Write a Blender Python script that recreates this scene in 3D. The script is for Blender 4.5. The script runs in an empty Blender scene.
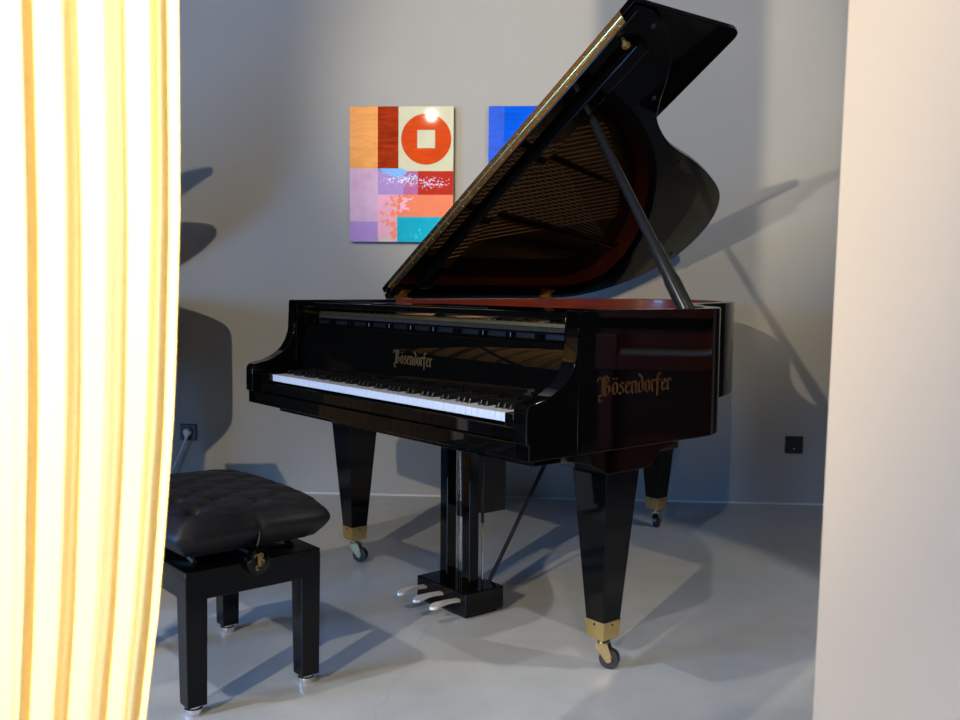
import bpy, bmesh, math, random
from mathutils import Vector, Matrix
random.seed(4)
S = bpy.context.scene
COL = S.collection
pi = math.pi

# ------------------------------------------------------------------ materials
def mat(name, col, rough=.5, metal=0, spec=.5, coat=0, trans=0, emit=None, es=0, noise=None, bump=None, ior=1.5):
    m = bpy.data.materials.new(name); m.use_nodes = True
    nt = m.node_tree; b = nt.nodes['Principled BSDF']
    b.inputs['Base Color'].default_value = (*col, 1)
    b.inputs['Roughness'].default_value = rough
    b.inputs['Metallic'].default_value = metal
    b.inputs['Specular IOR Level'].default_value = spec
    b.inputs['Coat Weight'].default_value = coat
    b.inputs['Coat Roughness'].default_value = .03
    b.inputs['IOR'].default_value = ior
    if emit:
        b.inputs['Emission Color'].default_value = (*emit, 1); b.inputs['Emission Strength'].default_value = es
    tc = nt.nodes.new('ShaderNodeTexCoord')
    if noise:
        sc, amt, det = noise
        n = nt.nodes.new('ShaderNodeTexNoise'); n.inputs['Scale'].default_value = sc; n.inputs['Detail'].default_value = det
        nt.links.new(tc.outputs['Object'], n.inputs['Vector'])
        r = nt.nodes.new('ShaderNodeMapRange'); r.inputs['From Min'].default_value = .3; r.inputs['From Max'].default_value = .7
        r.inputs['To Min'].default_value = 1-amt; r.inputs['To Max'].default_value = 1+amt
        nt.links.new(n.outputs['Fac'], r.inputs['Value'])
        x = nt.nodes.new('ShaderNodeVectorMath'); x.operation = 'SCALE'; x.inputs[0].default_value = col
        nt.links.new(r.outputs[0], x.inputs['Scale']); nt.links.new(x.outputs[0], b.inputs['Base Color'])
    if bump:
        sc, st = bump
        n = nt.nodes.new('ShaderNodeTexNoise'); n.inputs['Scale'].default_value = sc; n.inputs['Detail'].default_value = 4
        nt.links.new(tc.outputs['Object'], n.inputs['Vector'])
        bp = nt.nodes.new('ShaderNodeBump'); bp.inputs['Strength'].default_value = st; bp.inputs['Distance'].default_value = .002
        nt.links.new(n.outputs['Fac'], bp.inputs['Height']); nt.links.new(bp.outputs[0], b.inputs['Normal'])
    return m

M = {}
M['lacquer'] = mat('black_lacquer', (.0016, .0015, .0014), .03, spec=.5, ior=1.38, noise=(3, .2, 2))
M['satin'] = mat('satin_black', (.004, .004, .0042), .35, noise=(8, .2, 2))
M['bench'] = mat('bench_black_lacquer', (.002, .002, .0022), .16, spec=.5, ior=1.36, noise=(8, .1, 2))
M['fork'] = mat('dull_brass', (.42, .33, .18), .35, 1, noise=(30, .05, 2))
M['brass'] = mat('polished_brass', (.86, .60, .22), .3, 1, noise=(30, .05, 2))
M['hinge_brass'] = mat('piano_hinge_brass', (.80, .56, .22), .2, 1, noise=(50, .12, 3), bump=(400, .3))
M['gold'] = mat('gold_leaf_letters', (.50, .30, .11), .35, 1, noise=(60, .1, 2))
M['plate'] = mat('gilded_iron_plate', (.52, .31, .11), .32, 1, noise=(10, .1, 2))
M['chrome'] = mat('chrome', (.82, .83, .85), .12, 1, noise=(20, .03, 2))
M['nickel'] = mat('worn_nickel', (.85, .85, .87), .3, .55, noise=(20, .05, 2))
M['stick'] = mat('satin_black_stick', (.010, .010, .011), .28, noise=(8, .1, 2))
M['gun'] = mat('gunmetal', (.10, .10, .13), .3, 1, noise=(20, .05, 2))
M['steel'] = mat('string_steel', (.75, .70, .62), .4, .3, noise=(20, .05, 2))
M['copper'] = mat('wound_copper', (.85, .45, .22), .45, .3, noise=(20, .1, 2))
M['white_key'] = mat('white_key_plastic', (.50, .51, .54), .25, noise=(12, .02, 2))
M['black_key'] = mat('black_key_satin', (.006, .006, .007), .3, noise=(12, .1, 2))
M['rubber'] = mat('wheel_rubber', (.012, .013, .018), .35, noise=(20, .1, 2))
M['felt'] = mat('dark_felt', (.012, .010, .010), .95, noise=(60, .2, 3))
M['red_felt'] = mat('red_felt', (.12, .01, .01), .95, noise=(60, .2, 3))
M['leather'] = mat('black_leather', (.006, .006, .009), .5, spec=.3, noise=(25, .15, 3), bump=(260, .25))
M['seam'] = mat('leather_seam', (.05, .045, .045), .6, noise=(60, .2, 2))
M['plastic_black'] = mat('anthracite_plastic', (.012, .014, .018), .4, noise=(20, .05, 2))
M['plastic_white'] = mat('white_plastic', (.75, .76, .78), .35, noise=(20, .02, 2))
M['wall'] = mat('grey_wall_paint', (.305, .305, .302), .75, noise=(1.3, .04, 6), bump=(90, .12), spec=.3)
M['warm_wall'] = mat('warm_white_plaster', (.70, .60, .49), .8, noise=(1.5, .02, 4), bump=(60, .08), spec=.3)
M['ceiling'] = mat('dark_ceiling_paint', (.10, .10, .10), .9, noise=(2, .04, 3))
M['skirting'] = mat('pale_floor_joint', (.48, .50, .53), .6, noise=(8, .05, 2))
M['lampbody'] = mat('track_lamp_black', (.02, .02, .02), .5, noise=(8, .1, 2))
M['frame'] = mat('window_frame_dark', (.03, .03, .035), .4, noise=(8, .1, 2))

def wood(name, c1, c2, rough, scale=(1, 1, 1), coat=.6):
    m = bpy.data.materials.new(name); m.use_nodes = True; nt = m.node_tree; b = nt.nodes['Principled BSDF']
    tc = nt.nodes.new('ShaderNodeTexCoord'); mp = nt.nodes.new('ShaderNodeMapping'); mp.inputs['Scale'].default_value = scale
    n = nt.nodes.new('ShaderNodeTexNoise'); n.inputs['Scale'].default_value = 6; n.inputs['Detail'].default_value = 5
    nt.links.new(tc.outputs['Object'], mp.inputs[0]); nt.links.new(mp.outputs[0], n.inputs['Vector'])
    cr = nt.nodes.new('ShaderNodeValToRGB'); cr.color_ramp.elements[0].position = .3; cr.color_ramp.elements[1].position = .7
    cr.color_ramp.elements[0].color = (*c1, 1); cr.color_ramp.elements[1].color = (*c2, 1)
    nt.links.new(n.outputs['Fac'], cr.inputs[0]); nt.links.new(cr.outputs[0], b.inputs['Base Color'])
    b.inputs['Roughness'].default_value = rough; b.inputs['Coat Weight'].default_value = coat; b.inputs['Coat Roughness'].default_value = .05
    return m
M['mahogany'] = wood('mahogany_veneer', (.17, .022, .008), (.30, .05, .016), .3, (1, 1, 14))
M['rim_veneer'] = wood('dark_mahogany_rim_veneer', (.10, .013, .005), (.18, .026, .010), .3, (1, 1, 14))
M['plate_dimmed'] = mat('dimmed_gilt_plate', (.20, .11, .04), .4, 1, noise=(10, .1, 2))  # gilt plate colour darkened to dim its mirror image in the lid
M['spruce'] = wood('spruce_soundboard', (.16, .075, .028), (.24, .12, .045), .4, (14, 1, 1))

M['honey'] = wood('honey_oak', (.62, .36, .12), (.80, .52, .22), .4, (1, 1, .1))
# floor: pale micro-cement with cloudy wear and hair cracks
def floor_mat():
    m = bpy.data.materials.new('polished_concrete'); m.use_nodes = True; nt = m.node_tree; b = nt.nodes['Principled BSDF']
    N, L = nt.nodes.new, nt.links.new
    tc = N('ShaderNodeTexCoord')
    n1 = N('ShaderNodeTexNoise'); n1.inputs['Scale'].default_value = .9; n1.inputs['Detail'].default_value = 8; n1.inputs['Roughness'].default_value = .6
    n2 = N('ShaderNodeTexNoise'); n2.inputs['Scale'].default_value = 9; n2.inputs['Detail'].default_value = 8
    L(tc.outputs['Object'], n1.inputs['Vector']); L(tc.outputs['Object'], n2.inputs['Vector'])
    cr = N('ShaderNodeValToRGB'); cr.color_ramp.elements[0].position = .3; cr.color_ramp.elements[1].position = .72
    cr.color_ramp.elements[0].color = (.365, .385, .405, 1); cr.color_ramp.elements[1].color = (.475, .487, .50, 1)
    L(n1.outputs['Fac'], cr.inputs[0])
    mr = N('ShaderNodeMapRange'); mr.inputs['From Min'].default_value = .3; mr.inputs['From Max'].default_value = .7
    mr.inputs['To Min'].default_value = .94; mr.inputs['To Max'].default_value = 1.05
    L(n2.outputs['Fac'], mr.inputs['Value'])
    sc = N('ShaderNodeVectorMath'); sc.operation = 'SCALE'; L(cr.outputs[0], sc.inputs[0]); L(mr.outputs[0], sc.inputs['Scale'])
    # hair cracks
    dn = N('ShaderNodeTexNoise'); dn.inputs['Scale'].default_value = 3; L(tc.outputs['Object'], dn.inputs['Vector'])
    mx = N('ShaderNodeVectorMath'); mx.operation = 'MULTIPLY_ADD'; mx.inputs[1].default_value = (.25, .25, 0)
    L(dn.outputs['Color'], mx.inputs[0]); L(tc.outputs['Object'], mx.inputs[2])
    vo = N('ShaderNodeTexVoronoi'); vo.feature = 'DISTANCE_TO_EDGE'; vo.inputs['Scale'].default_value = .8; L(mx.outputs[0], vo.inputs['Vector'])
    lt = N('ShaderNodeMapRange'); lt.inputs['From Min'].default_value = 0; lt.inputs['From Max'].default_value = .004
    lt.inputs['To Min'].default_value = .91; lt.inputs['To Max'].default_value = 1
    L(vo.outputs['Distance'], lt.inputs['Value'])
    s2 = N('ShaderNodeVectorMath'); s2.operation = 'SCALE'; L(sc.outputs[0], s2.inputs[0]); L(lt.outputs[0], s2.inputs['Scale'])
    L(s2.outputs[0], b.inputs['Base Color'])
    rr = N('ShaderNodeMapRange'); rr.inputs['To Min'].default_value = .22; rr.inputs['To Max'].default_value = .42
    L(n1.outputs['Fac'], rr.inputs['Value']); L(rr.outputs[0], b.inputs['Roughness'])
    b.inputs['Specular IOR Level'].default_value = .35
    return m
M['floor'] = floor_mat()

def curtain_mat(name, col, tr, tw=.5):
    m = bpy.data.materials.new(name); m.use_nodes = True; nt = m.node_tree
    for n in list(nt.nodes): nt.nodes.remove(n)
    N, L = nt.nodes.new, nt.links.new
    o = N('ShaderNodeOutputMaterial'); d = N('ShaderNodeBsdfDiffuse'); t = N('ShaderNodeBsdfTranslucent'); mx = N('ShaderNodeMixShader')
    tc = N('ShaderNodeTexCoord'); w = N('ShaderNodeTexNoise'); w.inputs['Scale'].default_value = 220; w.inputs['Detail'].default_value = 2
    L(tc.outputs['Object'], w.inputs['Vector'])
    r = N('ShaderNodeMapRange'); r.inputs['To Min'].default_value = .9; r.inputs['To Max'].default_value = 1.1; L(w.outputs['Fac'], r.inputs['Value'])
    for nd, c in ((d, col), (t, tr)):
        v = N('ShaderNodeVectorMath'); v.operation = 'SCALE'; v.inputs[0].default_value = c; L(r.outputs[0], v.inputs['Scale']); L(v.outputs[0], nd.inputs['Color'])
    mx.inputs[0].default_value = tw; L(d.outputs[0], mx.inputs[1]); L(t.outputs[0], mx.inputs[2]); L(mx.outputs[0], o.inputs[0])
    return m
M['curtain'] = curtain_mat('golden_voile', (.94, .78, .42), (.96, .74, .32))
M['curtain_far'] = curtain_mat('golden_drape', (.60, .36, .13), (.5, .28, .08), .25)

# ------------------------------------------------------------------ mesh helpers
class MB:
    def __init__(s): s.v = []; s.f = []; s.mi = []
    def add(s, vs, fs, mi=0):
        o = len(s.v); s.v += [tuple(v) for v in vs]; s.f += [tuple(o+i for i in f) for f in fs]; s.mi += [mi]*len(fs); return s
    def box(s, x0, x1, y0, y1, z0, z1, mi=0):
        return s.add([(x, y, z) for z in (z0, z1) for x, y in ((x0, y0), (x1, y0), (x1, y1), (x0, y1))],
                     [(3, 2, 1, 0), (4, 5, 6, 7), (0, 1, 5, 4), (1, 2, 6, 5), (2, 3, 7, 6), (3, 0, 4, 7)], mi)
    def prism(s, poly, a, b, f, mi=0):
        """poly 2D points, extruded from a to b; f(p, q, h) -> 3D"""
        n = len(poly)
        vs = [f(p, q, a) for p, q in poly] + [f(p, q, b) for p, q in poly]
        fs = [tuple(range(n))[::-1], tuple(range(n, 2*n))] + [(i, (i+1) % n, n+(i+1) % n, n+i) for i in range(n)]
        return s.add(vs, fs, mi)
    def frus(s, c0, h0, z0, c1, h1, z1, mi=0):
        vs = []
        for (cx, cy), (hx, hy), z in ((c0, h0, z0), (c1, h1, z1)):
            vs += [(cx-hx, cy-hy, z), (cx+hx, cy-hy, z), (cx+hx, cy+hy, z), (cx-hx, cy+hy, z)]
        return s.add(vs, [(3, 2, 1, 0), (4, 5, 6, 7), (0, 1, 5, 4), (1, 2, 6, 5), (2, 3, 7, 6), (3, 0, 4, 7)], mi)
    def tube(s, pts, r, seg=8, mi=0, cap=True):
        P = [Vector(p) for p in pts]; n = len(P); R = r if isinstance(r, (list, tuple)) else [r]*n
        vs = []; up = None
        for i, p in enumerate(P):
            t = (P[min(i+1, n-1)]-P[max(i-1, 0)]).normalized()
            if up is None:
                up = Vector((0, 0, 1)) if abs(t.z) < .9 else Vector((1, 0, 0))
            a = t.cross(up).normalized(); b = a.cross(t).normalized(); up = b
            for k in range(seg):
                an = 2*pi*k/seg; vs.append(p+R[i]*(math.cos(an)*a+math.sin(an)*b))
        fs = [(i*seg+k, i*seg+(k+1) % seg, (i+1)*seg+(k+1) % seg, (i+1)*seg+k) for i in range(n-1) for k in range(seg)]
        if cap: fs += [tuple(range(seg))[::-1], tuple((n-1)*seg+k for k in range(seg))]
        return s.add(vs, fs, mi)
    def lathe(s, prof, c, ax=(0, 0, 1), seg=20, mi=0):
        """prof: (r, h) along axis ax from centre c"""
        ax = Vector(ax).normalized(); c = Vector(c); q = ax.to_track_quat('Z', 'Y')
        vs = []
        for r, h in prof:
            for k in range(seg):
                an = 2*pi*k/seg; vs.append(c + q @ Vector((r*math.cos(an), r*math.sin(an), h)))
        n = len(prof)
        fs = [(i*seg+k, i*seg+(k+1) % seg, (i+1)*seg+(k+1) % seg, (i+1)*seg+k) for i in range(n-1) for k in range(seg)]
        fs += [tuple(range(seg))[::-1], tuple((n-1)*seg+k for k in range(seg))]
        return s.add(vs, fs, mi)
    def build(s, name, mats, parent=None, bevel=0, smooth=False, seg=2, sub=0):
        me = bpy.data.meshes.new(name); me.from_pydata(s.v, [], s.f)
        if not isinstance(mats, (list, tuple)): mats = [mats]
        for m in mats: me.materials.append(m)
        for p, i in zip(me.polygons, s.mi): p.material_index = i
        bm = bmesh.new(); bm.from_mesh(me); bmesh.ops.recalc_face_normals(bm, faces=bm.faces); bm.to_mesh(me); bm.free()
        if smooth:
            for p in me.polygons: p.use_smooth = True
            if smooth != 'all': 
                me.set_sharp_from_angle(angle=math.radians(smooth if smooth is not True else 35))
        o = bpy.data.objects.new(name, me); COL.objects.link(o)
        if parent: o.parent = parent
        if bevel:
            b = o.modifiers.new('bevel', 'BEVEL'); b.width = bevel; b.segments = seg; b.limit_method = 'ANGLE'; b.angle_limit = math.radians(50)
        if sub:
            b = o.modifiers.new('sub', 'SUBSURF'); b.levels = sub; b.render_levels = sub
        return o

def tag(o, label=None, cat=None, group=None, kind=None):
    if label: o['label'] = label
    if cat: o['category'] = cat
    if group: o['group'] = group
    if kind: o['kind'] = kind
    return o
def empty(name, loc, rz=0):
    o = bpy.data.objects.new(name, None); COL.objects.link(o); o.location = loc; o.rotation_euler = (0, 0, rz); o.empty_display_size = .1; return o

def hull(pts):
    pts = sorted(set((round(a, 6), round(b, 6)) for a, b in pts))
    def half(ps):
        h = []
        for p in ps:
            while len(h) > 1 and (h[-1][0]-h[-2][0])*(p[1]-h[-2][1])-(h[-1][1]-h[-2][1])*(p[0]-h[-2][0]) <= 0: h.pop()
            h.append(p)
        return h
    a = half(pts); b = half(pts[::-1]); return a[:-1]+b[:-1]
LET = {
 'B': (1.15, [[(.30, 1.42), (.30, .12)], [(-.18, 1.18), (-.05, 1.45), (.22, 1.34), (.5, 1.5), (.82, 1.36), (.80, 1.02), (.42, .84)],
        [(.42, .84), (.88, .70), (.94, .28), (.62, .0), (.28, .1), (-.05, .02)], [(.28, .1), (-.02, -.12), (.0, -.34), (.25, -.40)], [(.52, 1.36), (.52, .1)]]),
 'o': (.64, [[(.12, .82), (.12, .18), (.32, .04)], [(.12, .82), (.34, .96), (.5, .8), (.5, .2), (.32, .04)]]),
 'ö': (.64, [[(.12, .82), (.12, .18), (.32, .04)], [(.12, .82), (.34, .96), (.5, .8), (.5, .2), (.32, .04)], [(.16, 1.26), (.18, 1.24)], [(.44, 1.26), (.46, 1.24)]]),
 's': (.58, [[(.46, .84), (.3, .96), (.13, .74), (.46, .40), (.43, .16), (.25, .03), (.06, .15)]]),
 'e': (.58, [[(.48, .14), (.32, .03), (.12, .2), (.12, .8), (.34, .96), (.48, .74), (.16, .5)]]),
 'n': (.68, [[(.02, .84), (.13, .94), (.13, .10), (.22, .04)], [(.13, .78), (.38, .96), (.5, .84), (.5, .12), (.6, .04)]]),
 'd': (.66, [[(.12, .82), (.12, .18), (.32, .04)], [(.12, .82), (.32, .96), (.5, .82), (.5, .2), (.32, .04)], [(.5, .82), (.42, 1.2), (.12, 1.48)]]),
 'r': (.54, [[(.02, .84), (.13, .94), (.13, .10), (.22, .04)], [(.13, .74), (.32, .96), (.44, .84)]]),
 'f': (.50, [[(.14, -.30), (.14, 1.2), (.28, 1.46), (.48, 1.36)], [(-.02, .92), (.4, .92)]]),
}
def letters(text, f, u, h, parent, m, name='lettering', w=.17):
    mb = MB(); x = 0; a = math.radians(38); nb = [(c*w/2*math.cos(a)-d*w*.16*math.sin(a), c*w/2*math.sin(a)+d*w*.16*math.cos(a)) for c in (-1, 1) for d in (-1, 1)]
    for ch in text:
        adv, st = LET[ch]
        for path in st:
            for p, q in zip(path, path[1:]):
                hp = hull([(p[0]+i, p[1]+j) for i, j in nb]+[(q[0]+i, q[1]+j) for i, j in nb])
                mb.prism([((x+i)*u, j*u) for i, j in hp], 0, h, f)
        x += adv
    return mb.build(name, m, parent)

# ------------------------------------------------------------------ camera
HC = 1.0357
cam = bpy.data.cameras.new('camera'); co = bpy.data.objects.new('camera', cam); COL.objects.link(co)
cam.sensor_width = 36; cam.lens = 972.6/960*36; cam.clip_start = .05
co.location = (0, 0, HC)
co.matrix_world = Matrix.Translation((0, 0, HC)) @ Matrix.Rotation(math.radians(90-4.504), 4, 'X') @ Matrix.Rotation(math.radians(0.503), 4, 'Z')
cam.dof.use_dof = True; cam.dof.focus_distance = 3.0; cam.dof.aperture_fstop = 7.0
S.camera = co

# ------------------------------------------------------------------ room
WD, WS = 4.6578, -.0648
wa = math.atan(WS)
def struct(mb, name, m, **k):
    o = mb.build(name, m, **k); o['kind'] = 'structure'; return o
X0, X1, Y0, ZC = -4.2, 5.6, -4.2, 3.1
def wy(x): return WD+WS*x
struct(MB().prism([(X0-.3, Y0-.3), (X1+.3, Y0-.3), (X1+.3, wy(X1)+.2), (X0-.3, wy(X0)+.2)], -.1, 0, lambda p, q, h: (p, q, h)), 'floor', M['floor'])
struct(MB().prism([(X0-.3, Y0-.3), (X1+.3, Y0-.3), (X1+.3, wy(X1)+.2), (X0-.3, wy(X0)+.2)], ZC, ZC+.1, lambda p, q, h: (p, q, h)), 'ceiling', M['ceiling'])
struct(MB().prism([(X0-.2, wy(X0-.2)), (X1+.2, wy(X1+.2)), (X1+.2, wy(X1)+.2), (X0-.2, wy(X0)+.2)], 0, ZC, lambda p, q, h: (p, q, h)), 'wall_back', M['wall'])
struct(MB().prism([(X0, wy(X0)-.006), (X1, wy(X1)-.006), (X1, wy(X1)), (X0, wy(X0))], 0, .008, lambda p, q, h: (p, q, h)), 'baseboard_back', M['skirting'])
struct(MB().box(X1, X1+.2, Y0, 4.2, 0, ZC), 'wall_right', M['ceiling'])
struct(MB().box(X0, X1, Y0-.2, Y0, 0, ZC), 'wall_front', M['ceiling'])
# left wall with a tall window opening y -2.6..0.4
WY0, WY1, WZ0, WZ1 = -1.0, 1.3, .05, 2.1
struct(MB().box(X0-.2, X0, Y0, WY0, 0, ZC).box(X0-.2, X0, WY1, wy(X0)+.02, 0, ZC).box(X0-.2, X0, WY0, WY1, 0, WZ0).box(X0-.2, X0, WY0, WY1, WZ1, ZC), 'wall_left', M['wall'])
fr = MB()
for y in (WY0, (WY0+WY1)/2-.02, WY1-.05): fr.box(X0-.14, X0-.08, y, y+.05, WZ0, WZ1)
fr.box(X0-.14, X0-.08, WY0, WY1, WZ0, WZ0+.05).box(X0-.14, X0-.08, WY0, WY1, WZ1-.05, WZ1)
struct(fr, 'window_1', M['frame'])
# unseen dark panel added on the back wall to blacken tail and lid reflections
struct(MB().prism([(1.74, wy(1.74)-.03), (2.75, wy(2.75)-.03), (2.75, wy(2.75)-.001), (1.74, wy(1.74)-.001)], .009, 2.25, lambda p, q, h: (p, q, h)), 'dark_panel_1', M['frame'], bevel=.004)
# partition end close to the camera, on the right
struct(MB().prism([(.434, 1.2), (1.0, 1.08), (1.0, 1.45), (.56, 1.45)], 0, ZC, lambda p, q, h: (p+(h-.93)*.0135, q, h)), 'partition_end', M['warm_wall'])

# ------------------------------------------------------------------ lights
def spot(name, loc, tgt, power, ang, blend, col, r=.03):
    l = bpy.data.lights.new(name, 'SPOT'); l.energy = power; l.spot_size = math.radians(ang); l.spot_blend = blend; l.color = col; l.shadow_soft_size = r
    o = bpy.data.objects.new(name, l); COL.objects.link(o); o.location = loc
    o.rotation_euler = (Vector(tgt)-Vector(loc)).to_track_quat('-Z', 'Y').to_euler(); return o
WARM = (1, .86, .62)
SP = [
 ((-2.60, -2.2, 2.82), (.3, 4.5, .95), 700, 44, .3),
 ((-1.38, -1.55, 2.87), (.5, 4.6, 2.05), 1080, 27, .7),
 ((1.5, .6, 2.9), (.70, 4.6, 1.75), 245, 42, .85),
 ((2.4, 1.9, 2.9), (.55, 3.0, .75), 120, 38, .25),
 ((-1.7, 1.5, 2.9), (-.35, 2.8, .0), 105, 58, .25),
 ((.3, 1.2, 2.9), (1.3, 3.1, .0), 60, 56, .3),
 ((1.2, 2.0, 2.9), (2.9, 3.0, .8), 260, 44, .4),  # added unseen spot, brightens the upright mirrored in the grand's side
 ((-2.6, 2.6, 2.9), (-4.1, 3.2, 1.9), 200, 60, .5),  # added unseen spot, lights the drape so the lid hinge reflects gold
]
for i, (l, t, p, a, b) in enumerate(SP):
    # light sits just below the lamp's mouth
    d = (Vector(t)-Vector(l)).normalized()
    spot('spot_light', Vector(l)+d*.09, t, p, a, b, WARM if i in (0, 1, 2, 6, 7) else (1, .93, .82))
    e = empty('track_spotlight', (l[0], l[1], ZC)); q = d
    tag(e, 'black ceiling track spotlight above the frame', 'lamp', 'ceiling track spotlights')
    c = Vector((0, 0, l[2]-ZC))
    MB().lathe([(.0, -.09), (.04, -.09), (.045, .06), (.038, .06), (.036, -.05), (0, -.05)], c, d, 20).build('lamp_body', M['lampbody'], e, smooth=True)
    MB().lathe([(.034, .0), (.034, .004)], c+d*.0, d, 20).build('lamp_lens', mat('lamp_lens_glow', (.9, .85, .7), .3, emit=(1, .85, .6), es=12), e)
    MB().tube([(0, 0, 0), c-d*.03], .008).build('stem', M['lampbody'], e)

def area(name, loc, tgt, power, sx, sy, col):
    l = bpy.data.lights.new(name, 'AREA'); l.shape = 'RECTANGLE'; l.size = sx; l.size_y = sy; l.energy = power; l.color = col
    o = bpy.data.objects.new(name, l); COL.objects.link(o); o.location = loc
    o.rotation_euler = (Vector(tgt)-Vector(loc)).to_track_quat('-Z', 'Y').to_euler(); return o
# daylight through the left window
area('window_daylight', (X0-.19, (WY0+WY1)/2, (WZ0+WZ1)/2), (X0+3, (WY0+WY1)/2, (WZ0+WZ1)/2), 430, WZ1-WZ0, WY1-WY0, (.20, .48, 1))
w = bpy.data.worlds.new('world'); S.world = w; w.use_nodes = True
w.node_tree.nodes['Background'].inputs[0].default_value = (.45, .62, 1, 1); w.node_tree.nodes['Background'].inputs[1].default_value = .15
# added unseen spots: one for sun on the near curtain, one brightening the partition
spot('curtain_sun_fill', (-1.5, 2.1, 2.6), (-.55, .95, 1.0), 2300, 34, .4, (1, .88, .68), .05)
spot('partition_fill', (.1, -1.3, 2.8), (.66, 1.2, .65), 130, 46, .6, (1, .84, .64), .1)

# ------------------------------------------------------------------ grand piano
PX, PY, YAW = -.3538, 2.8228, math.radians(-50.553)
piano = empty('grand_piano', (PX, PY, 0), YAW)
tag(piano, 'polished black grand piano with its lid propped open on the concrete floor', 'piano')
LQ = M['lacquer']
W = .7307; VR = .1695; ZT = .972; ZB = .615; TK = .049
outer = [(-W, VR), (-W, .6), (-W, 1.0), (-W, 1.4), (-.725, 1.58), (-.700, 1.70), (-.650, 1.80), (-.575, 1.875), (-.480, 1.925), (-.370, 1.945), (-.250, 1.930),
         (-.140, 1.895), (-.050, 1.835), (.030, 1.755), (.098, 1.650), (.152, 1.53), (.200, 1.40), (.250, 1.27), (.305, 1.16), (.37, 1.065), (.455, .99), (.545, .925), (.62, .865), (.68, .795), (.715, .735), (W, .67), (W, .5), (W, VR)]
def smooth_path(pts, n=4, keep=()):
    out = []; N = len(pts)
    for i in range(N-1):
        p0 = Vector(pts[max(i-1, 0)]); p1 = Vector(pts[i]); p2 = Vector(pts[i+1]); p3 = Vector(pts[min(i+2, N-1)])
        for k in range(n):
            t = k/n
            out.append(tuple(.5*((2*p1)+(p2-p0)*t+(2*p0-5*p1+4*p2-p3)*t*t+(3*p1-p0-3*p2+p3)*t**3)))
    out.append(tuple(pts[-1])); return out
out = smooth_path(outer, 4)
def offset(path, d):
    r = []
    for i, p in enumerate(path):
        a = Vector(path[max(i-1, 0)]); b = Vector(path[min(i+1, len(path)-1)]); t = (b-a).normalized(); r.append((p[0]+t.y*d, p[1]-t.x*d))
    return r
inn = offset(out, TK)      # path runs clockwise seen from above: right-hand side is inside
n = len(out); mb = MB()
vs = [(x, y, ZB) for x, y in out]+[(x, y, ZT) for x, y in out]+[(x, y, ZB) for x, y in inn]+[(x, y, ZT) for x, y in inn]
for i in range(n-1):
    pass
mb.add(vs, [(i, i+1, n+i+1, n+i) for i in range(n-1)] + [(n+i, n+i+1, 3*n+i+1, 3*n+i) for i in range(n-1)] + [(i, i+1, 2*n+i+1, 2*n+i) for i in range(n-1)] + [(0, n, 3*n, 2*n), (n-1, 2*n-1, 4*n-1, 3*n-1)])
mb.f += [(2*n+i, 2*n+i+1, 3*n+i+1, 3*n+i) for i in range(n-1)]; mb.mi += [1 if min(out[i][1], out[i+1][1]) > .56 else 0 for i in range(n-1)]
rim = mb.build('rim', [LQ, M['rim_veneer']], piano, bevel=.0025, smooth=30)
# arms (cheeks)
prof = [(0, .657), (0, .730), (.002, .741), (.010, .750), (.03, .756), (.058, .761), (.085, .771), (.112, .786), (.135, .806), (.152, .832), (.162, .862), (.1675, .895), (VR, .93), (VR, ZT-.0005), (VR, ZB), (.0094, ZB), (.0094, .657)]
for sg in (-1, 1):
    u0, u1 = (-W, -W+TK) if sg < 0 else (W-TK, W)
    pr = [(v, z) for v, z in prof if v <= VR+1e-6]
    MB().prism(pr, u0, u1, lambda p, q, h: (h, p, q)).build('arm', LQ, piano, bevel=.0022, smooth=30)
# rails under the keys
MB().box(-W+.0005, W-.0005, .0094, .045, ZB-.0005, .656).build('key_bed_rail', LQ, piano, bevel=.002)
MB().box(-W+TK, W-TK, .020, .040, .657, .690).build('key_slip', LQ, piano, bevel=.002)
MB().box(-W+TK, W-TK, .045, .44, ZB, .655).build('key_bed', LQ, piano)
MB().box(-.56, .711, .040, .135, .598, .6145).build('bottom_plank', LQ, piano, bevel=.002)
for sg in (-1, 1):
    a, b = sorted((sg*.6165, sg*(W-TK)))
    MB().box(a, b, .030, .195, .657, .722).build('key_block', LQ, piano, bevel=.003)
# under-case bottom so the underside is closed
MB().prism([p for p in offset(out, .03)], ZB+.01, ZB+.02, lambda p, q, h: (p, q, h)).build('bottom_board', M['satin'], piano)
# keys
kw = .6137*2/52; wk = None
pat = [1, 0, 1, 1, 0, 1, 1]   # sharps after A(1) B(0) C(1) D(1) E(0) F(1) G(1)
wm = MB().box(-kw/2+.0005, kw/2-.0005, .0426, .196, .6959, .718)
for i in range(52):
    x = -.6137+kw*(i+.5)
    if i == 0:
        o = wm.build('white_key', M['white_key'], piano); o.location.x = x; wk = o
        bm_ = o.data
    else:
        o = wk.copy(); COL.objects.link(o); o.parent = piano; o.location.x = x
bk = None
for i in range(51):
    if pat[i % 7] if i else 1:
        x = -.6137+kw*(i+1)
        if bk is None:
            m_ = MB(); m_.add([(-.0062, .086, .718), (.0062, .086, .718), (.0062, .196, .718), (-.0062, .196, .718), (-.0048, .094, .7315), (.0048, .094, .7315), (.0050, .196, .7315), (-.0050, .196, .7315)],
                              [(3, 2, 1, 0), (4, 5, 6, 7), (0, 1, 5, 4), (1, 2, 6, 5), (2, 3, 7, 6), (3, 0, 4, 7)])
            bk = m_.build('black_key', M['black_key'], piano, bevel=.0012); o = bk
        else:
            o = bk.copy(); COL.objects.link(o); o.parent = piano
        o.location.x = x
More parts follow.
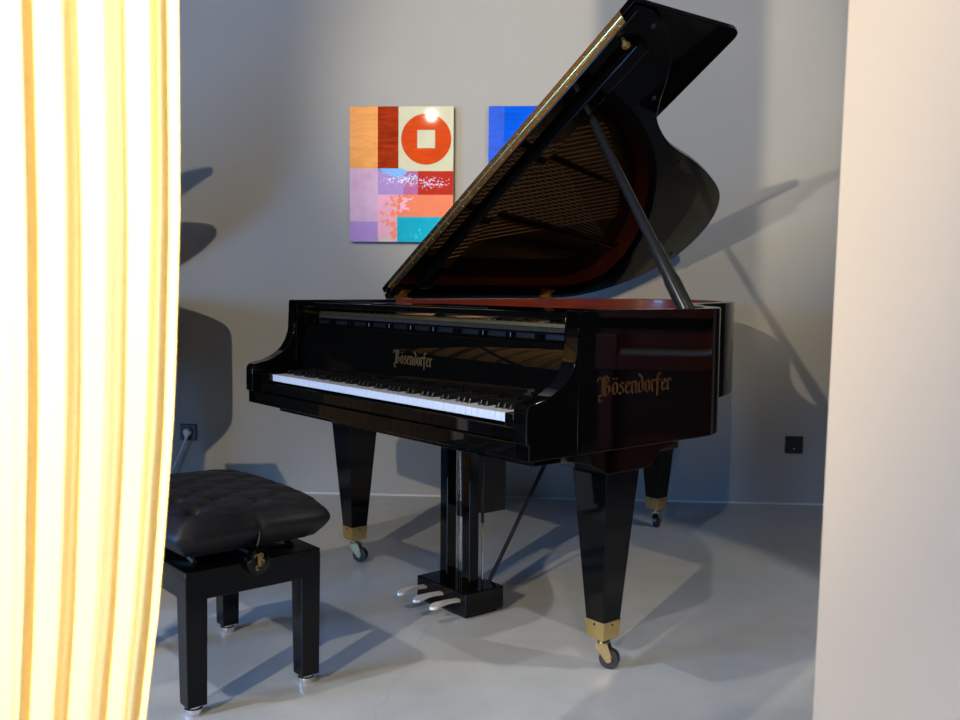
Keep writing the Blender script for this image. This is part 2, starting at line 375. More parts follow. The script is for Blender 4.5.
# fallboard (open, standing behind the keys)
fp = [(.200, .722), (.202, .80), (.208, .86), (.220, .884), (.245, .884), (.245, .722)]
fall = MB().prism(fp, -W+TK+.001, W-TK-.001, lambda p, q, h: (h, p, q)).build('fallboard', LQ, piano, bevel=.002, smooth=30)
letters('Bösendorfer', lambda p, q, h: (-.108+p, .2005-h+q*.02, .785+q), .0280, .0008, fall, M['gold'])
# slotted ledge above the fallboard
sl = MB(); uu = W-TK-.002
sl.box(-uu, uu, .232, .250, .8845, .890).box(-uu, uu, .232, .250, .904, .910)
k = -uu
while k < uu-.01:
    sl.box(k, k+.022, .233, .249, .890, .904); k += .118
sl.build('slotted_ledge', LQ, piano, bevel=.0012)
MB().box(-uu, uu, .250, .262, .72, .908).build('action_cover', M['satin'], piano)
# music desk lying flat
desk = MB().box(-.655, .655, .225, .56, .944, .963).build('music_desk', LQ, piano, bevel=.003)
for a_ in (-.675, .655):
    MB().box(a_, a_+.02, .19, .60, .936, .950).build('desk_runner', LQ, desk, bevel=.002)
MB().box(-.30, .30, .235, .252, .963, .968).build('desk_lip', LQ, desk, bevel=.001)
# inside: soundboard, plate, strings
inner2 = offset(out, TK+.001)
MB().prism([(x, max(y, .27)) for x, y in inner2], .835, .845, lambda p, q, h: (p, q, h)).build('soundboard', M['spruce'], piano)
pl = MB()
i1 = offset(out, TK+.002); i2 = offset(out, TK+.085)
a0 = next(i for i, p in enumerate(out) if p[1] > .5); a1 = len(out)-1-next(i for i, p in enumerate(out[::-1]) if p[1] > .5)
for i in range(a0, a1):
    pl.prism([i1[i], i1[i+1], i2[i+1], i2[i]], .872, .886, lambda p, q, h: (p, q, h))
uu2 = W-TK-.003
pl.prism([(-uu2, .262), (uu2, .262), (uu2, .50), (.2, .47), (-uu2, .62)], .885, .905, lambda p, q, h: (p, q, h))
MB().box(-uu2, uu2, .2625, .268, .9055, .919).build('dark_pin_cover', M['felt'], piano)  # dark strip added under the lip to hide the tuning pins behind
MB().box(-uu2, uu2, .2625, .275, .9192, .9325).build('plate_front_lip', M['plate'], piano, bevel=.002)
for (xa, ya, xb, yb) in ((-.30, .5, -.50, 1.86), (.05, .47, -.25, 1.86), (.30, .47, .06, 1.60), (.52, .48, .42, .98)):
    pl.tube([(xa, ya, .915), ((xa+xb)/2, (ya+yb)/2, .925), (xb, yb, .90)], .014, 8)
plate = pl.build('iron_plate', M['plate_dimmed'], piano, smooth=True)
for kx, ky in [(-.55, 1.75), (-.40, 1.84), (-.22, 1.82), (-.08, 1.68), (.0, 1.5), (.1, 1.33), (.22, 1.15)]:
    MB().lathe([(.035, 0), (.035, .004), (.03, .006)], (kx, ky, .886), seg=20).build('plate_boss', M['plate_dimmed'], plate)
# strings: 88 courses; bass wound and crossing over the tenor
for i in range(88):
    f = i/87
    if i < 24:
        g = i/23; a = (-.62+.36*g, .42); b = (-.36+.40*g, 1.78-.04*g); z = .918; r = .0022; m = M['copper']
        b = (min(b[0], .05), b[1]-.35*g*g*.6)
    else:
        g = (i-24)/63; a = (-.22+.86*g, .42); L = 1.32*(1-g)**1.25+.06; b = (a[0]-.30*(1-g), .55+L*.93); z = .908; r = .0013; m = M['steel']
    MB().tube([(a[0], a[1], z), (b[0], b[1], z)], r, 4).build('string', m, piano)
pin = None
for i in range(88):
    f = i/87; x = -.64+1.28*f; y = .33+.035*(i % 3)
    if pin is None:
        pin = MB().tube([(0, 0, .895), (0, 0, .927)], .0034, 6).build('tuning_pin', M['steel'], piano); o = pin
    else: o = pin.copy(); COL.objects.link(o); o.parent = piano
    o.location = (x, y, 0)
dm = None
for i in range(66):
    x = -.62+1.14*i/65
    if dm is None:
        dm = MB().box(-.006, .006, 0, .035, .922, .938).build('damper', M['satin'], piano); o = dm
    else: o = dm.copy(); COL.objects.link(o); o.parent = piano
    o.location = (x, .70-.14*(i/65), 0)
# side logo on the treble cheek
letters('Bösendorfer', lambda p, q, h: (W+h, .243+p, .757+q*.84), .0392, .0008, rim, M['gold'])

# ---- lid
TH = math.radians(33.45); E = Vector((math.cos(TH), 0, math.sin(TH))); NN = Vector((-math.sin(TH), 0, math.cos(TH))); LH = Vector((-W, .596, .981))
def lidp(s, v, h): return LH+E*s+Vector((0, v, 0))+NN*h
lidpts = [(1.496, .0), (1.497, .04), (1.493, .085), (1.478, .135), (1.450, .185), (1.405, .245), (1.345, .300), (1.27, .355), (1.190, .405), (1.118, .462), (1.062, .54), (1.008, .641), (.975, .735), (.947, .83), (.905, .945), (.859, 1.05), (.822, 1.125), (.777, 1.195), (.72, 1.255), (.652, 1.305),
          (.585, 1.340), (.511, 1.365), (.435, 1.378), (.359, 1.379), (.283, 1.362), (.212, 1.325), (.152, 1.28), (.103, 1.222), (.058, 1.155), (.022, 1.08), (-.005, .99), (-.018, .88)]
lo = smooth_path(lidpts, 3)+[(-.018, .5), (-.018, .0)]
lid = MB().prism(lo, 0, .022, lambda p, q, h: lidp(p, q, h)).build('lid', LQ, piano, bevel=.003, smooth=30)
# folded-back front flap on top of the lid
fl = [(-.018, 0), (1.50, 0)]+[(1.50, .47)]+[(1.50-.035*(1-math.cos(t)), .47+.035*math.sin(t)) for t in (pi/8, pi/4, 3*pi/8, pi/2)]+[(-.018, .505)]
flap = MB().prism(fl, .030, .052, lambda p, q, h: lidp(p, q, h)).build('lid_flap', LQ, lid, bevel=.003, smooth=30)
hs = MB().prism([(.03, -.0025), (1.445, -.0025), (1.445, .0), (.03, .0)], .004, .0245, lambda p, q, h: lidp(p, q, h))
hs.prism([(.03, -.0025), (1.445, -.0025), (1.445, .0), (.03, .0)], .0285, .048, lambda p, q, h: lidp(p, q, h))
hs.tube([lidp(.03, -.003, .0265), lidp(1.445, -.003, .0265)], .0035, 8)
hg = hs.build('piano_hinge', M['hinge_brass'], lid, smooth=True)
scr = None
for k in range(28):
    s_ = .06+k*1.36/27
    for h_ in (.014, .039):
        if scr is None:
            scr = MB().lathe([(.004, 0), (.003, .0015), (.0, .002)], (0, 0, 0), (0, -1, 0), 8).build('hinge_screw', M['chrome'], hg); o = scr
        else: o = scr.copy(); COL.objects.link(o); o.parent = hg
        o.location = lidp(s_, -.0025, h_)
MB().prism([(.10, .075), (1.40, .075), (1.40, .130), (.10, .130)], -.028, 0, lambda p, q, h: lidp(p, q, h)).build('lid_batten', LQ, lid, bevel=.004)
MB().lathe([(.007, 0), (.007, .010), (.013, .014), (.013, .022), (.004, .028)], lidp(1.385, .045, 0), -NN, 16).build('lid_knob', M['brass'], lid, smooth=True)
for s_, v_ in ((.35, 1.33), (.93, .78), (1.2, .36), (1.46, .10)):
    MB().lathe([(.008, 0), (.008, .005), (.005, .007)], lidp(s_, v_, 0), -NN, 12).build('rubber_bumper', M['rubber'], lid, smooth=True)
for v_ in (.06, .83):
    h_ = MB()
    h_.box(-W+.002, -W+.040, .596+v_-.025, .596+v_+.025, ZT, ZT+.004)
    h_.tube([(-W+.005, .596+v_-.03, ZT+.008), (-W+.005, .596+v_+.03, ZT+.008)], .006, 10)
    h_.prism([(.004, v_-.022), (.05, v_-.022), (.05, v_+.022), (.004, v_+.022)], -.003, 0, lambda p, q, h: lidp(p, q, h))
    h_.build('lid_hinge', M['brass'], piano, smooth=True)
# prop stick
b0 = Vector((.672, .675, .935)); b1 = lidp(1.085, .165, -.002)
stp = [b0, b0.lerp(b1, .17), b0.lerp(b1, .20), b0.lerp(b1, .335), b0.lerp(b1, .35), b0.lerp(b1, .97), b1]
MB().tube(stp, [.024, .024, .021, .0195, .0165, .0125, .008], 16).build('prop_stick', M['stick'], piano, smooth=50)
MB().lathe([(.018, 0), (.018, .006)], b1-NN*.004, NN, 16).build('stick_cup', LQ, lid, smooth=True)
MB().box(.655, .682, .640, .71, .90, .936).build('stick_bracket', M['brass'], piano, bevel=.002)

# ---- legs with casters
def leg(cx, cy, ang, trail):
    lg = MB().frus((cx, cy), (.031, .031), .112, (cx, cy), (.064, .064), .565).build('leg', LQ, piano, bevel=.002)
    MB().frus((cx, cy), (.0305, .0305), .086, (cx, cy), (.0345, .0345), .136).build('brass_cuff', M['brass'], lg, bevel=.0012)
    for dx, dy in ((0, -1), (1, 0)):
        MB().lathe([(.0035, 0), (.003, .0015)], (cx+dx*.0338, cy+dy*.0338, .126), (dx, dy, 0), 8).build('cuff_screw', M['satin'], lg)
    t = Vector((math.cos(ang), math.sin(ang), 0)); s_ = Vector((-t.y, t.x, 0)); wc = Vector((cx, cy, .0275))+t*trail
    fk = MB().lathe([(.013, .066), (.013, .086)], (cx, cy, 0), seg=16)
    for sg in (-1, 1):
        o_ = s_*sg*.0135
        def F(p, q, h, o_=o_, sg=sg): return Vector((cx, cy, 0))+t*p+Vector((0, 0, q))+o_+s_*sg*h
        fk.prism([(-.014, .072), (.016, .072), (trail+.010, .034), (trail+.008, .022), (trail-.004, .018), (trail-.012, .026), (-.016, .058)], 0, .003, F)
    fk.prism([(-.014, -.0165), (.016, -.0165), (.016, .0165), (-.014, .0165)], .066, .072, lambda p, q, h: Vector((cx, cy, h))+t*p+s_*q)
    fk = fk.build('caster_fork', M['fork'], lg, bevel=.0008)
    MB().lathe([(.008, -.020), (.008, .020)], wc, s_, 12).build('axle', M['fork'], fk, smooth=True)
    wh = MB()
    wh.lathe([(.012, -.0125), (.0255, -.0125), (.0275, -.009), (.0275, .009), (.0255, .0125), (.012, .0125)], wc, s_, 28)
    wh.build('caster_wheel', M['rubber'], fk, smooth=True)
leg(-.635, .385, math.radians(35), .022)
leg(.635, .375, math.radians(30), .020)
leg(-.274, 1.665, math.radians(120), .022)
for cx in (-.635, .635):
    a, b = (cx-.10, cx+.076) if cx > 0 else (cx-.076, cx+.10)
    MB().prism([(.145, .612), (.155, .598), (.225, .585), (.300, .549), (.445, .549), (.475, .560), (.505, .590), (.560, .600), (.575, .6145), (.145, .6145)], a, b, lambda p, q, h: (h, p, q)).build('leg_block', LQ, piano, bevel=.003, smooth=25)
MB().prism([(1.52, .6245), (1.56, .565), (1.77, .565), (1.80, .6245)], -.33, -.18, lambda p, q, h: (h, p, q)).build('leg_block', LQ, piano, bevel=.003)
MB().box(-.60, .60, .62, .72, .56, ZB+.01).box(-.10, .10, .72, 1.3, .585, ZB+.01).build('underside_beam', M['satin'], piano, bevel=.004)

# ---- lyre
lyre = MB().box(-.128, .128, .305, .458, .013, .083).build('lyre_box', LQ, piano, bevel=.003)
MB().box(-.11, .11, .32, .445, 0, .013).build('lyre_foot', M['satin'], lyre)
for u0 in (-.077, .038):
    MB().box(u0, u0+.038, .360, .397, .083, .60).build('lyre_post', LQ, piano, bevel=.002)
MB().box(-.08, .052, .43, .53, .302, .60).build('lyre_block', M['satin'], piano, bevel=.003)
for u0 in (-.050, -.038, .072):
    rd = MB().tube([(u0, .415, .083), (u0, .415, .60)], .0028, 8).build('pedal_rod', M['chrome'], piano, smooth=True)
    MB().tube([(u0, .415, .28), (u0, .415, .33)], .0055, 8).build('rod_nut', M['rubber'], rd, smooth=True)
for dx in (-.0048, .0048):
    MB().tube([(.050+dx, .452, .06), (.048+dx, .82, .60)], .0035, 8).build('lyre_brace', M['gun'], piano, smooth=True)
for u0 in (-.084, .003, .090):
    pd = MB(); rows = [(.320, .0115), (.270, .0115), (.250, .0130), (.232, .0165), (.218, .0175), (.206, .0150), (.199, .0090), (.196, .0030)]
    vs = []
    for b_, w_ in rows:
        z_ = .052+.004*math.sin((.32-b_)/.124*pi)-(.003 if b_ < .21 else 0)
        vs += [(u0-w_, b_, z_), (u0+w_, b_, z_), (u0+w_*.8, b_, z_+.008), (u0-w_*.8, b_, z_+.008)]
    fs = [(4*i_+k_, 4*i_+(k_+1) % 4, 4*i_+4+(k_+1) % 4, 4*i_+4+k_) for i_ in range(len(rows)-1) for k_ in range(4)]+[(3, 2, 1, 0), tuple(4*(len(rows)-1)+k_ for k_ in range(4))]
    pd.add(vs, fs)
    pd.build('pedal', M['nickel'], piano, smooth=40)

# ------------------------------------------------------------------ bench (same axes as the piano)
BU, BV = -.008, -.456
bc = Vector((math.cos(YAW)*BU-math.sin(YAW)*BV, math.sin(YAW)*BU+math.cos(YAW)*BV, 0))+Vector((PX, PY, 0))
bench = empty('piano_bench', bc, YAW)
tag(bench, 'black piano bench with tufted leather cushion standing before the keyboard', 'bench')
HX, HY = .262, .180
MB().box(-HX, HX, -HY, HY, .283, .356).build('bench_frame', M['bench'], bench, bevel=.003)
for sx in (-1, 1):
    for sy in (-1, 1):
        cx, cy = sx*(HX-.0275), sy*(HY-.0275)
        lg = MB().frus((cx, cy), (.0245, .0245), .024, (cx, cy), (.0278, .0278), .34).build('leg', M['bench'], bench, bevel=.002)
        MB().lathe([(.020, 0), (.022, .003), (.022, .016), (.017, .018), (.017, .025)], (cx, cy, 0), seg=20).build('chrome_foot', M['chrome'], lg, smooth=True)
# lifting mechanism
mech = MB()
for sy in (-1, 1):
    mech.tube([(-.20, sy*.13, .358), (-.05, sy*.13, .39)], .007, 8).tube([(.20, sy*.13, .358), (.05, sy*.13, .39)], .007, 8)
mech.box(-.24, .24, -.15, .15, .384, .392)
mech.tube([(-.24, 0, .366), (HX+.012, 0, .366)], .006, 10)
mech.build('lifting_mechanism', M['lampbody'], bench)
kn = MB().lathe([(.012, 0), (.031, .004), (.033, .012), (.031, .022), (.027, .024), (.0, .0245)], (HX+.001, -.003, .356), (1, 0, 0), 28).build('height_knob', LQ, bench, smooth=40)
letters('B', lambda p, q, h: (HX+.0250+h, -.0115+p, .346+q), .021, .0008, kn, M['gold'], 'monogram', .22)
# cushion
CX, CY, Z0, Z1 = .272, .198, .388, .500
NX, NY = 64, 48
bt = [(-.21+.105*i+(.0525 if j % 2 else 0), -.135+.09*j) for j in range(4) for i in range(5 if j % 2 == 0 else 4)]
def se(t, n_): return math.copysign(abs(t)**(2/n_), t)
def cush(a, b):
    """a, b in -1..1 square grid -> top surface"""
    x = a*CX; y = b*CY
    ra = max(abs(a), abs(b))
    # rounded corners in plan
    k = .10
    fx = 1-k*(abs(b)**6)*.5; fy = 1-k*(abs(a)**6)*.5
    x *= fx; y *= fy
    edge = (1-abs(a)**5.5)*(1-abs(b)**5.0)
    z = .476+.028*max(edge, 0)**.5
    z -= .012*(a*a+b*b)*.5
    d = 0
    for bx, by in bt:
        r2 = ((x-bx)**2+(y-by)**2); d += .026*math.exp(-r2/(.020**2))
    # diagonal pleats between buttons
    u_ = (x+.21)/.105; v_ = (y+.135)/.18
    w1 = abs(((u_+v_) % 1)-.5)*2; w2 = abs(((u_-v_) % 1)-.5)*2
    fade = max(0, 1-abs(a)**8)*max(0, 1-abs(b)**8)
    pl_ = math.exp(-((1-w1)/.16)**2)+math.exp(-((1-w2)/.16)**2)
    z -= (d+.010*pl_)*fade
    return x, y, z
cm = MB(); vs = []; 
for j in range(NY+1):
    for i in range(NX+1):
        a = math.sin((i/NX-.5)*pi)**1 if False else (i/NX*2-1); b = j/NY*2-1
        vs.append(cush(a, b))
fs = [(j*(NX+1)+i, j*(NX+1)+i+1, (j+1)*(NX+1)+i+1, (j+1)*(NX+1)+i) for j in range(NY) for i in range(NX)]
# border loop and side bulge
loop = [i for i in range(NX+1)]+[(j)*(NX+1)+NX for j in range(1, NY+1)]+[NY*(NX+1)+i for i in range(NX-1, -1, -1)]+[j*(NX+1) for j in range(NY-1, 0, -1)]
prev = loop; nl = len(loop)
for q in range(1, 10):
    t = q/9; cur = []
    bul = math.sin(t**.8*pi)*.022-.022*max(0, t-.4)/.6
    for li in loop:
        x, y, z = vs[li]
        nx_, ny_ = x/CX, y/CY
        zb = Z0+.0
        seam = 0
        if abs(abs(nx_)) > .9 and abs(y) < .02: seam = .010*math.exp(-(y/.006)**2)
        if abs(ny_) > .9: seam = sum(.008*math.exp(-((x-c)/.006)**2) for c in (-.14, 0, .14))
        L_ = math.hypot(nx_**5, ny_**5)
        ox = nx_**5/L_; oy = ny_**5/L_
        cur.append(len(vs)); vs.append((x+ox*(bul-seam), y+oy*(bul-seam), z+(zb-z)*t))
    for i in range(nl):
        fs.append((prev[i], prev[(i+1) % nl], cur[(i+1) % nl], cur[i]))
    prev = cur
fs.append(tuple(prev))
cm.add(vs, fs)
cu = cm.build('cushion', M['leather'], bench, smooth='all')
for bx, by in bt:
    x, y, z = None, None, None
    best = min(vs[:(NX+1)*(NY+1)], key=lambda p: (p[0]-bx)**2+(p[1]-by)**2)
    MB().lathe([(.0075, -.002), (.007, .002), (.004, .004), (0, .0045)], (best[0], best[1], best[2]), seg=12).build('cushion_button', M['leather'], cu, smooth=True)
MB().tube([(CX+.008-.0065*abs(t)*0, .0, .470-.074*t) if False else (CX+.014*math.sin(pi*min(t*.9+.05, 1))-.004, 0, .458-.066*t) for t in [i/10 for i in range(11)]], .0022, 6).build('seam_piping', M['seam'], cu, smooth=True)

# ------------------------------------------------------------------ paintings
def wallp(x, z, d):
    """x = world x of the point on the wall line, d = distance out of the wall"""
    return Vector((x, wy(x), z))+Vector((WS, -1, 0)).normalized()*d
def paint_mat(name, col, amt=.05, wave=0, specks=None):
    m = mat(name, tuple(c*.9 for c in col), .018, spec=.5, ior=1.33, noise=(14, amt, 5)); nt = m.node_tree; b = nt.nodes['Principled BSDF']
    N, L = nt.nodes.new, nt.links.new; tc = N('ShaderNodeTexCoord')
    if wave:
        src = b.inputs['Base Color'].links[0].from_socket
        mp = N('ShaderNodeMapping'); mp.inputs['Scale'].default_value = (3, 3, 22); n = N('ShaderNodeTexNoise'); n.inputs['Scale'].default_value = 3; n.inputs['Distortion'].default_value = 1.2
        L(tc.outputs['Object'], mp.inputs[0]); L(mp.outputs[0], n.inputs['Vector'])
        r = N('ShaderNodeMapRange'); r.inputs['From Min'].default_value = .35; r.inputs['From Max'].default_value = .7; r.inputs['To Min'].default_value = 1-wave; r.inputs['To Max'].default_value = 1+wave*.4
        L(n.outputs['Fac'], r.inputs['Value']); v = N('ShaderNodeVectorMath'); v.operation = 'SCALE'; L(src, v.inputs[0]); L(r.outputs[0], v.inputs['Scale']); L(v.outputs[0], b.inputs['Base Color'])
    if specks:
        for col2, sc, th, (cx, cz, rx, rz) in specks:
            src = b.inputs['Base Color'].links[0].from_socket
            n = N('ShaderNodeTexNoise'); n.inputs['Scale'].default_value = sc; n.inputs['Detail'].default_value = 5; n.inputs['Roughness'].default_value = .65; L(tc.outputs['Object'], n.inputs['Vector'])
            sx = N('ShaderNodeSeparateXYZ'); L(tc.outputs['Object'], sx.inputs[0])
            def mth(op, a, b_):
                k = N('ShaderNodeMath'); k.operation = op
                for idx, q in enumerate((a, b_)):
                    if isinstance(q, (int, float)): k.inputs[idx].default_value = q
                    else: L(q, k.inputs[idx])
                return k.outputs[0]
            dx = mth('DIVIDE', mth('SUBTRACT', sx.outputs[0], cx), rx); dz = mth('DIVIDE', mth('SUBTRACT', sx.outputs[2], cz), rz)
            rr = mth('ADD', mth('MULTIPLY', dx, dx), mth('MULTIPLY', dz, dz))
            thr = mth('ADD', mth('MULTIPLY', rr, .12), th)
            msk = mth('GREATER_THAN', n.outputs['Fac'], thr)
            mxn = N('ShaderNodeMix'); mxn.data_type = 'RGBA'; L(msk, mxn.inputs['Factor']); L(src, mxn.inputs['A']); mxn.inputs['B'].default_value = (*col2, 1); L(mxn.outputs['Result'], b.inputs['Base Color'])
    return m
PXL, PXR, PZB, PZT, PD = -.622, -.130, 1.229, 1.860, .04
pw, ph = PXR-PXL, PZT-PZB
p1 = empty('abstract_painting', wallp((PXL+PXR)/2, PZB, 0), wa)
tag(p1, 'glossy abstract canvas of orange, red, lilac and turquoise blocks with a red disc', 'painting')
# local: x along the wall, y into the wall, z up. Fractions measured on the print
cols = dict(cream=(.60, .60, .44), orange=(.86, .38, .12), red=(.36, .035, .008), disc=(.62, .07, .012), lilac=(.62, .42, .60), violet=(.42, .28, .62), sky=(.22, .48, .95), salmon=(.84, .24, .13), turq=(.015, .42, .60), pink=(.80, .42, .58))
names = list(cols); X = lambda f: -pw/2+pw*f; Z = lambda f: ph*(1-f)
specs = {
 'red': dict(wave=.35, amt=.08),
 'orange': dict(wave=.10), 'disc': dict(wave=.12),
 'violet': dict(specks=[((.25, .50, .95), 60, .50, (X(.50), Z(.505), .09, .022)), ((.80, .84, .88), 110, .55, (X(.52), Z(.54), .13, .03))]),
 'cream': {}, 'lilac': dict(amt=.10),
 'pink': dict(specks=[((.84, .24, .13), 42, .50, (X(.42), Z(.80), .06, .14))]),
 'salmon': dict(specks=[((.80, .42, .58), 42, .50, (X(.50), Z(.70), .06, .06))]), 'turq': dict(specks=[((.04, .52, .72), 20, .58, (X(.75), Z(.92), .2, .05))]), 'sky': {}}
pm = [paint_mat('paint_'+k, cols[k], **specs.get(k, {})) for k in names]
splash = paint_mat('paint_red_splashed', (.46, .035, .02), specks=[((.62, .55, .80), 95, .52, (X(.78), Z(.565), .10, .035))])
blend_m = paint_mat('paint_violet_splashed', (.46, .15, .35), specks=[((.25, .50, .95), 60, .50, (X(.52), Z(.53), .09, .03)), ((.80, .84, .90), 100, .54, (X(.60), Z(.55), .12, .035)), ((.46, .035, .02), 80, .52, (X(.72), Z(.54), .06, .03))])
pms = pm+[splash, blend_m, mat('canvas_edge', (.30, .30, .29), .6, noise=(9, .05, 2))]
ie = len(pms)-1
body = MB().box(-pw/2, pw/2, -PD, 0, 0, ph, ie).build('canvas', pms, p1, bevel=.001)
pr_ = MB(); y_ = -PD-.0012
def rect(x0, x1, z0, z1, k, y=y_):
    i = names.index(k) if isinstance(k, str) else k
    pr_.add([(X(x0), y, Z(z0)), (X(x1), y, Z(z0)), (X(x1), y, Z(z1)), (X(x0), y, Z(z1))], [(0, 1, 2, 3)], i)
rect(0, .272, 0, .455, 'orange'); rect(.272, .472, 0, .455, 'red'); rect(.472, 1, 0, .475, 'cream')
rect(0, .272, .455, .85, 'lilac'); rect(0, .272, .85, 1, 'violet')
rect(.272, .52, .455, .65, 'violet'); rect(.52, .66, .475, .65, ie-1); rect(.66, 1, .475, .65, ie-2)
rect(.52, .52, .455, .475, 'sky'); rect(.272, .472, .455, .47, 'sky')
rect(.272, .46, .65, 1, 'pink'); rect(.46, 1, .65, .815, 'salmon'); rect(.46, 1, .815, 1, 'turq')
# sky-blue pool above the violet block, ragged
pts = [(.29, .456), (.50, .457), (.56, .475), (.54, .50), (.46, .515), (.40, .505), (.33, .49)]
pr_.add([(X(a), y_-.0004, Z(b)) for a, b in pts], [tuple(range(len(pts)))], names.index('sky'))
cxp, czp, rp = X(.738), Z(.240), .1185*pw/.492
ring = [(cxp+rp*math.cos(t), y_-.0004, czp+rp*math.sin(t)) for t in [2*pi*i/64 for i in range(64)]]
pr_.add(ring, [tuple(range(64))], names.index('disc'))
sq = .042
pr_.add([(cxp-sq+.0, y_-.0008, czp-sq), (cxp+sq, y_-.0008, czp-sq), (cxp+sq, y_-.0008, czp+sq), (cxp-sq, y_-.0008, czp+sq)], [(0, 1, 2, 3)], names.index('cream'))
pr_.add([(X(.30), y_-.0004, Z(.97)), (X(.41), y_-.0004, Z(.97)), (X(.41), y_-.0004, Z(.995)), (X(.29), y_-.0004, Z(.995))], [(0, 1, 2, 3)], names.index('cream'))
pr_.build('printed_face', pms, p1)
p2 = empty('blue_painting', wallp(.033+.246, PZB, 0), wa)
tag(p2, 'plain glossy blue canvas on the grey wall, half hidden behind the piano lid', 'painting')
MB().box(-pw/2, pw/2, -PD, -.002, 0, ph).build('canvas', mat('canvas_edge_blue', (.05, .09, .25), .6, noise=(9, .05, 2)), p2, bevel=.001)
MB().add([(-pw/2, -PD-.0012, 0), (pw/2, -PD-.0012, 0), (pw/2, -PD-.0012, ph), (-pw/2, -PD-.0012, ph)], [(0, 1, 2, 3)]).build('printed_face', paint_mat('paint_blue', (.004, .10, .78), wave=.22), p2)

# ------------------------------------------------------------------ sockets, plug and cable
def socket(x, z, label):
    e = empty('wall_socket', wallp(x, z, 0), wa); tag(e, label, 'socket')
    MB().box(-.041, .041, -.010, 0, -.041, .041).build('cover_plate', M['plastic_black'], e, bevel=.003)
    MB().lathe([(.0, .0), (.024, 0), (.026, .0035), (.021, .0035), (.019, .0008), (0, .0008)], (0, -.010, 0), (0, -1, 0), 28).build('socket_ring', M['plastic_black'], e, smooth=30)
    for dx in (-.0095, .0095):
        MB().lathe([(.003, 0), (.003, .002)], (dx, -.0108, 0), (0, -1, 0), 10).build('contact_hole', M['felt'], e)
    MB().box(-.003, .003, -.014, -.011, -.021, -.017).build('earth_clip', M['steel'], e)
    return e
sx1 = wallp(1.488, .288, 0); sx2 = wallp(-1.432, .293, 0)
socket(1.488, .288, 'black wall socket with nothing plugged in, right of the piano')
socket(-1.432, .293, 'black wall socket with a white plug in it, above the bench')
# white plug + cable
e = empty('power_cable', wallp(-1.432, .293, .011), wa); tag(e, 'white plug and cable hanging from the wall socket behind the bench', 'cable')
MB().lathe([(.0, 0), (.019, 0), (.0195, .014), (.014, .024), (.0, .026)], (.0, -.0005, .002), (0, -1, 0), 20).build('plug', M['plastic_white'], e, smooth=35)
MB().tube([(0, -.018, 0), (-.002, -.022, -.02), (-.006, -.02, -.035)], [.011, .008, .005], 12).build('plug_neck', M['plastic_white'], e, smooth=True)
MB().tube([(-.006, -.020, -.034), (-.03, -.020, -.09), (-.062, -.022, -.16), (-.085, -.03, -.215), (-.13, -.06, -.262), (-.20, -.10, -.2995), (-.5, -.13, -.2995), (-.9, -.1, -.2995)], .0042, 8).build('cable', M['plastic_white'], e, smooth=True)

# ------------------------------------------------------------------ near curtain (left foreground)
def drape(name, path, z0, z1, m, folds, amp, nz=28, wob=0, edge=None, label=None, thick=.0012, seed=1, group=None):
    """path: (x0,y0)->(x1,y1); the free edge is at x1"""
    rnd = random.Random(seed); (xa, ya), (xb, yb) = path
    Ln = math.hypot(xb-xa, yb-ya); tx, ty = (xb-xa)/Ln, (yb-ya)/Ln; N_ = folds*14
    ph_ = [rnd.uniform(-.6, .6) for _ in range(folds+2)]; am = [rnd.uniform(.6, 1.3) for _ in range(folds+2)]
    vs = []
    for j in range(nz+1):
        z = z0+(z1-z0)*j/nz
        for i in range(N_+1):
            f = i/N_; g = f*folds; k = int(g); fr_ = g-k
            A = am[k]*(1-fr_)+am[k+1]*fr_; P_ = ph_[k]*(1-fr_)+ph_[k+1]*fr_
            d = A*amp*math.sin(2*pi*g+P_+wob*math.sin(z*1.7+k*1.1))
            d2 = .3*amp*math.sin(2*pi*g*2.3+z*1.3+P_*3)
            s_ = edge(z) if edge else 0
            l = f*Ln+s_*f
            vs.append((xa+tx*l-ty*(d+d2), ya+ty*l+tx*(d+d2), z))
    fs = [(j*(N_+1)+i, j*(N_+1)+i+1, (j+1)*(N_+1)+i+1, (j+1)*(N_+1)+i) for j in range(nz) for i in range(N_)]
    o = MB().add(vs, fs).build(name, m, smooth='all')
    tag(o, label, 'curtain', group); return o
def edge_near(z):
    # measured free edge: almost straight at eye height, drawn back towards the floor
    pts = [(0, -.14), (.25, -.098), (.45, -.065), (.593, -.048), (.717, -.030), (.919, -.011), (1.114, -.002), (1.30, 0), (3.1, .0)]
    for (a, b), (c, d) in zip(pts, pts[1:]):
        if a <= z <= c: return b+(d-b)*(z-a)/(c-a)
    return 0
drape('curtain', ((-.60, .98), (-.291, .95)), .02, 2.72, M['curtain'], 7, .014, 40, .35, edge_near, 'sunlit golden sheer curtain hanging in folds close at the left edge', seed=5)
MB_rod = MB().tube([(-.75, 1.0, 2.76), (-.2, .94, 2.76)], .012, 12).build('curtain_rod', M['brass'], smooth=True)
tag(MB_rod, 'curtain rail above the golden curtain, out of frame', 'curtain rail')
# unseen short drape added by the left wall, for gold in the lid hinge
drape('drape', ((X0+.2, 1.9), (X0+.2, 4.2)), 1.2, 2.9, M['curtain_far'], 14, .04, 12, .1, None, 'unseen golden drape added behind the second piano for a gold reflection in the lid hinge', seed=9)
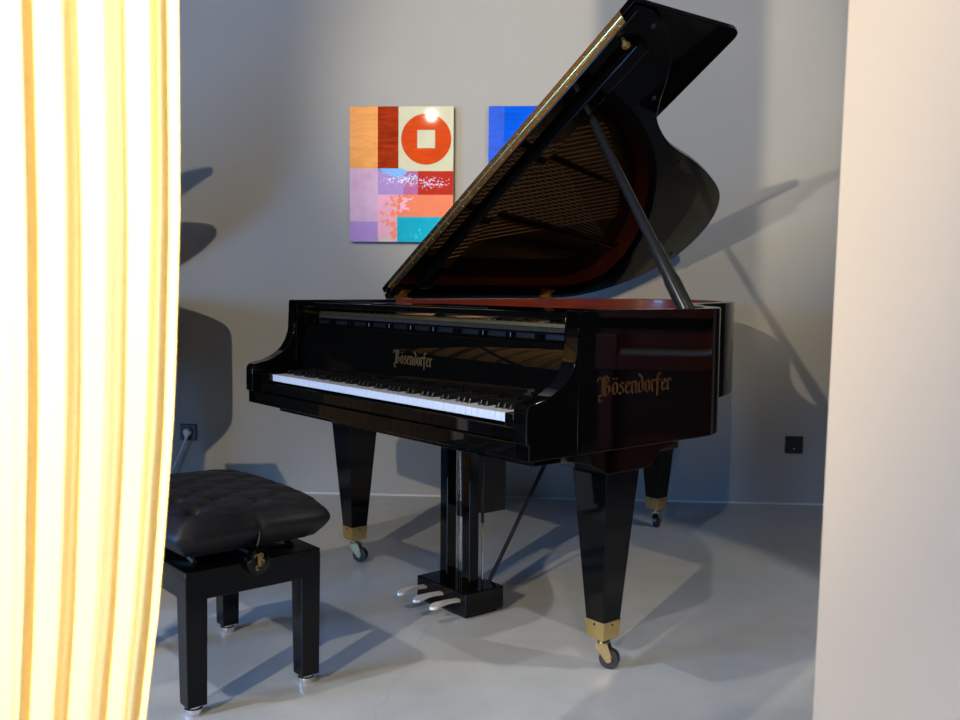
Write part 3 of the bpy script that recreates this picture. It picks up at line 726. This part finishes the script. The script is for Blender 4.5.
# low golden wooden cabinet with fluted front, behind the curtain; mirrored in the key rail
cb = empty('fluted_cabinet', (-1.42, 3.05, 0), 0); tag(cb, 'low honey-coloured cabinet with fluted sides, hidden behind the curtain and mirrored in the key rail', 'cabinet')
c_ = MB().box(-.09, .09, -.28, .28, .03, .66)
for k in range(19):
    y = -.27+.03*k; c_.tube([(.09, y, .04), (.09, y, .65)], .011, 8)
c_.build('cabinet_body', M['honey'], cb, smooth=40)
MB().box(-.10, .105, -.295, .295, .66, .68).build('cabinet_top', M['honey'], cb, bevel=.003)
MB().box(-.08, .08, -.27, .27, 0, .03).build('plinth', M['satin'], cb)
# a second grand behind the curtain: hidden from the photograph's viewpoint, its lid and body shade the left of the back wall
g2 = empty('grand_piano', (PX-2.37, PY+.12, 0), YAW)
tag(g2, 'second black grand piano with raised lid, hidden behind the golden curtain', 'piano')
skip = ('string', 'tuning_pin', 'damper', 'hinge_screw', 'white_key', 'black_key')
def copy_tree(o, parent):
    c = o.copy(); COL.objects.link(c); c.parent = parent
    for ch in list(o.children):
        if ch.name.split('.')[0] not in skip: copy_tree(ch, c)
for ch in list(piano.children):
    if ch.name.split('.')[0] not in skip: copy_tree(ch, g2)
MB().box(-.6137, .6137, .0426, .196, .6959, .718).build('keyboard', M['white_key'], g2)

# ------------------------------------------------------------------ mahogany upright by the right, seen only mirrored in the treble side
up_ = empty('upright_piano', (2.9, 2.95, 0), math.radians(90)); tag(up_, 'mahogany upright piano outside the frame, mirrored in the side of the grand', 'piano')
MH = M['mahogany']
MB().box(-.75, .75, -.62, -.28, 0, 1.18).build('case', MH, up_, bevel=.004)
MB().box(-.77, .77, -.64, -.26, 1.18, 1.21).build('top_lid', MH, up_, bevel=.004)
MB().box(-.75, .75, -.28, .0, .60, .68).build('key_bed', MH, up_, bevel=.004)
MB().box(-.62, .62, -.16, -.012, .68, .70).build('keyboard', M['white_key'], up_)
MB().box(-.75, .75, -.28, -.26, .80, .86).build('music_shelf', LQ, up_, bevel=.002)
for s_ in (-1, 1):
    MB().box(s_*.69-.055, s_*.69+.055, -.28, .02, .60, .78).build('arm', MH, up_, bevel=.004)
    MB().box(s_*.69-.035, s_*.69+.035, -.07, -.01, 0, .60).build('leg', MH, up_, bevel=.003)

# ------------------------------------------------------------------ view
S.view_settings.view_transform = 'Standard'; S.view_settings.look = 'None'; S.view_settings.gamma = 1; S.view_settings.use_curve_mapping = False
S.view_settings.exposure = 0.0
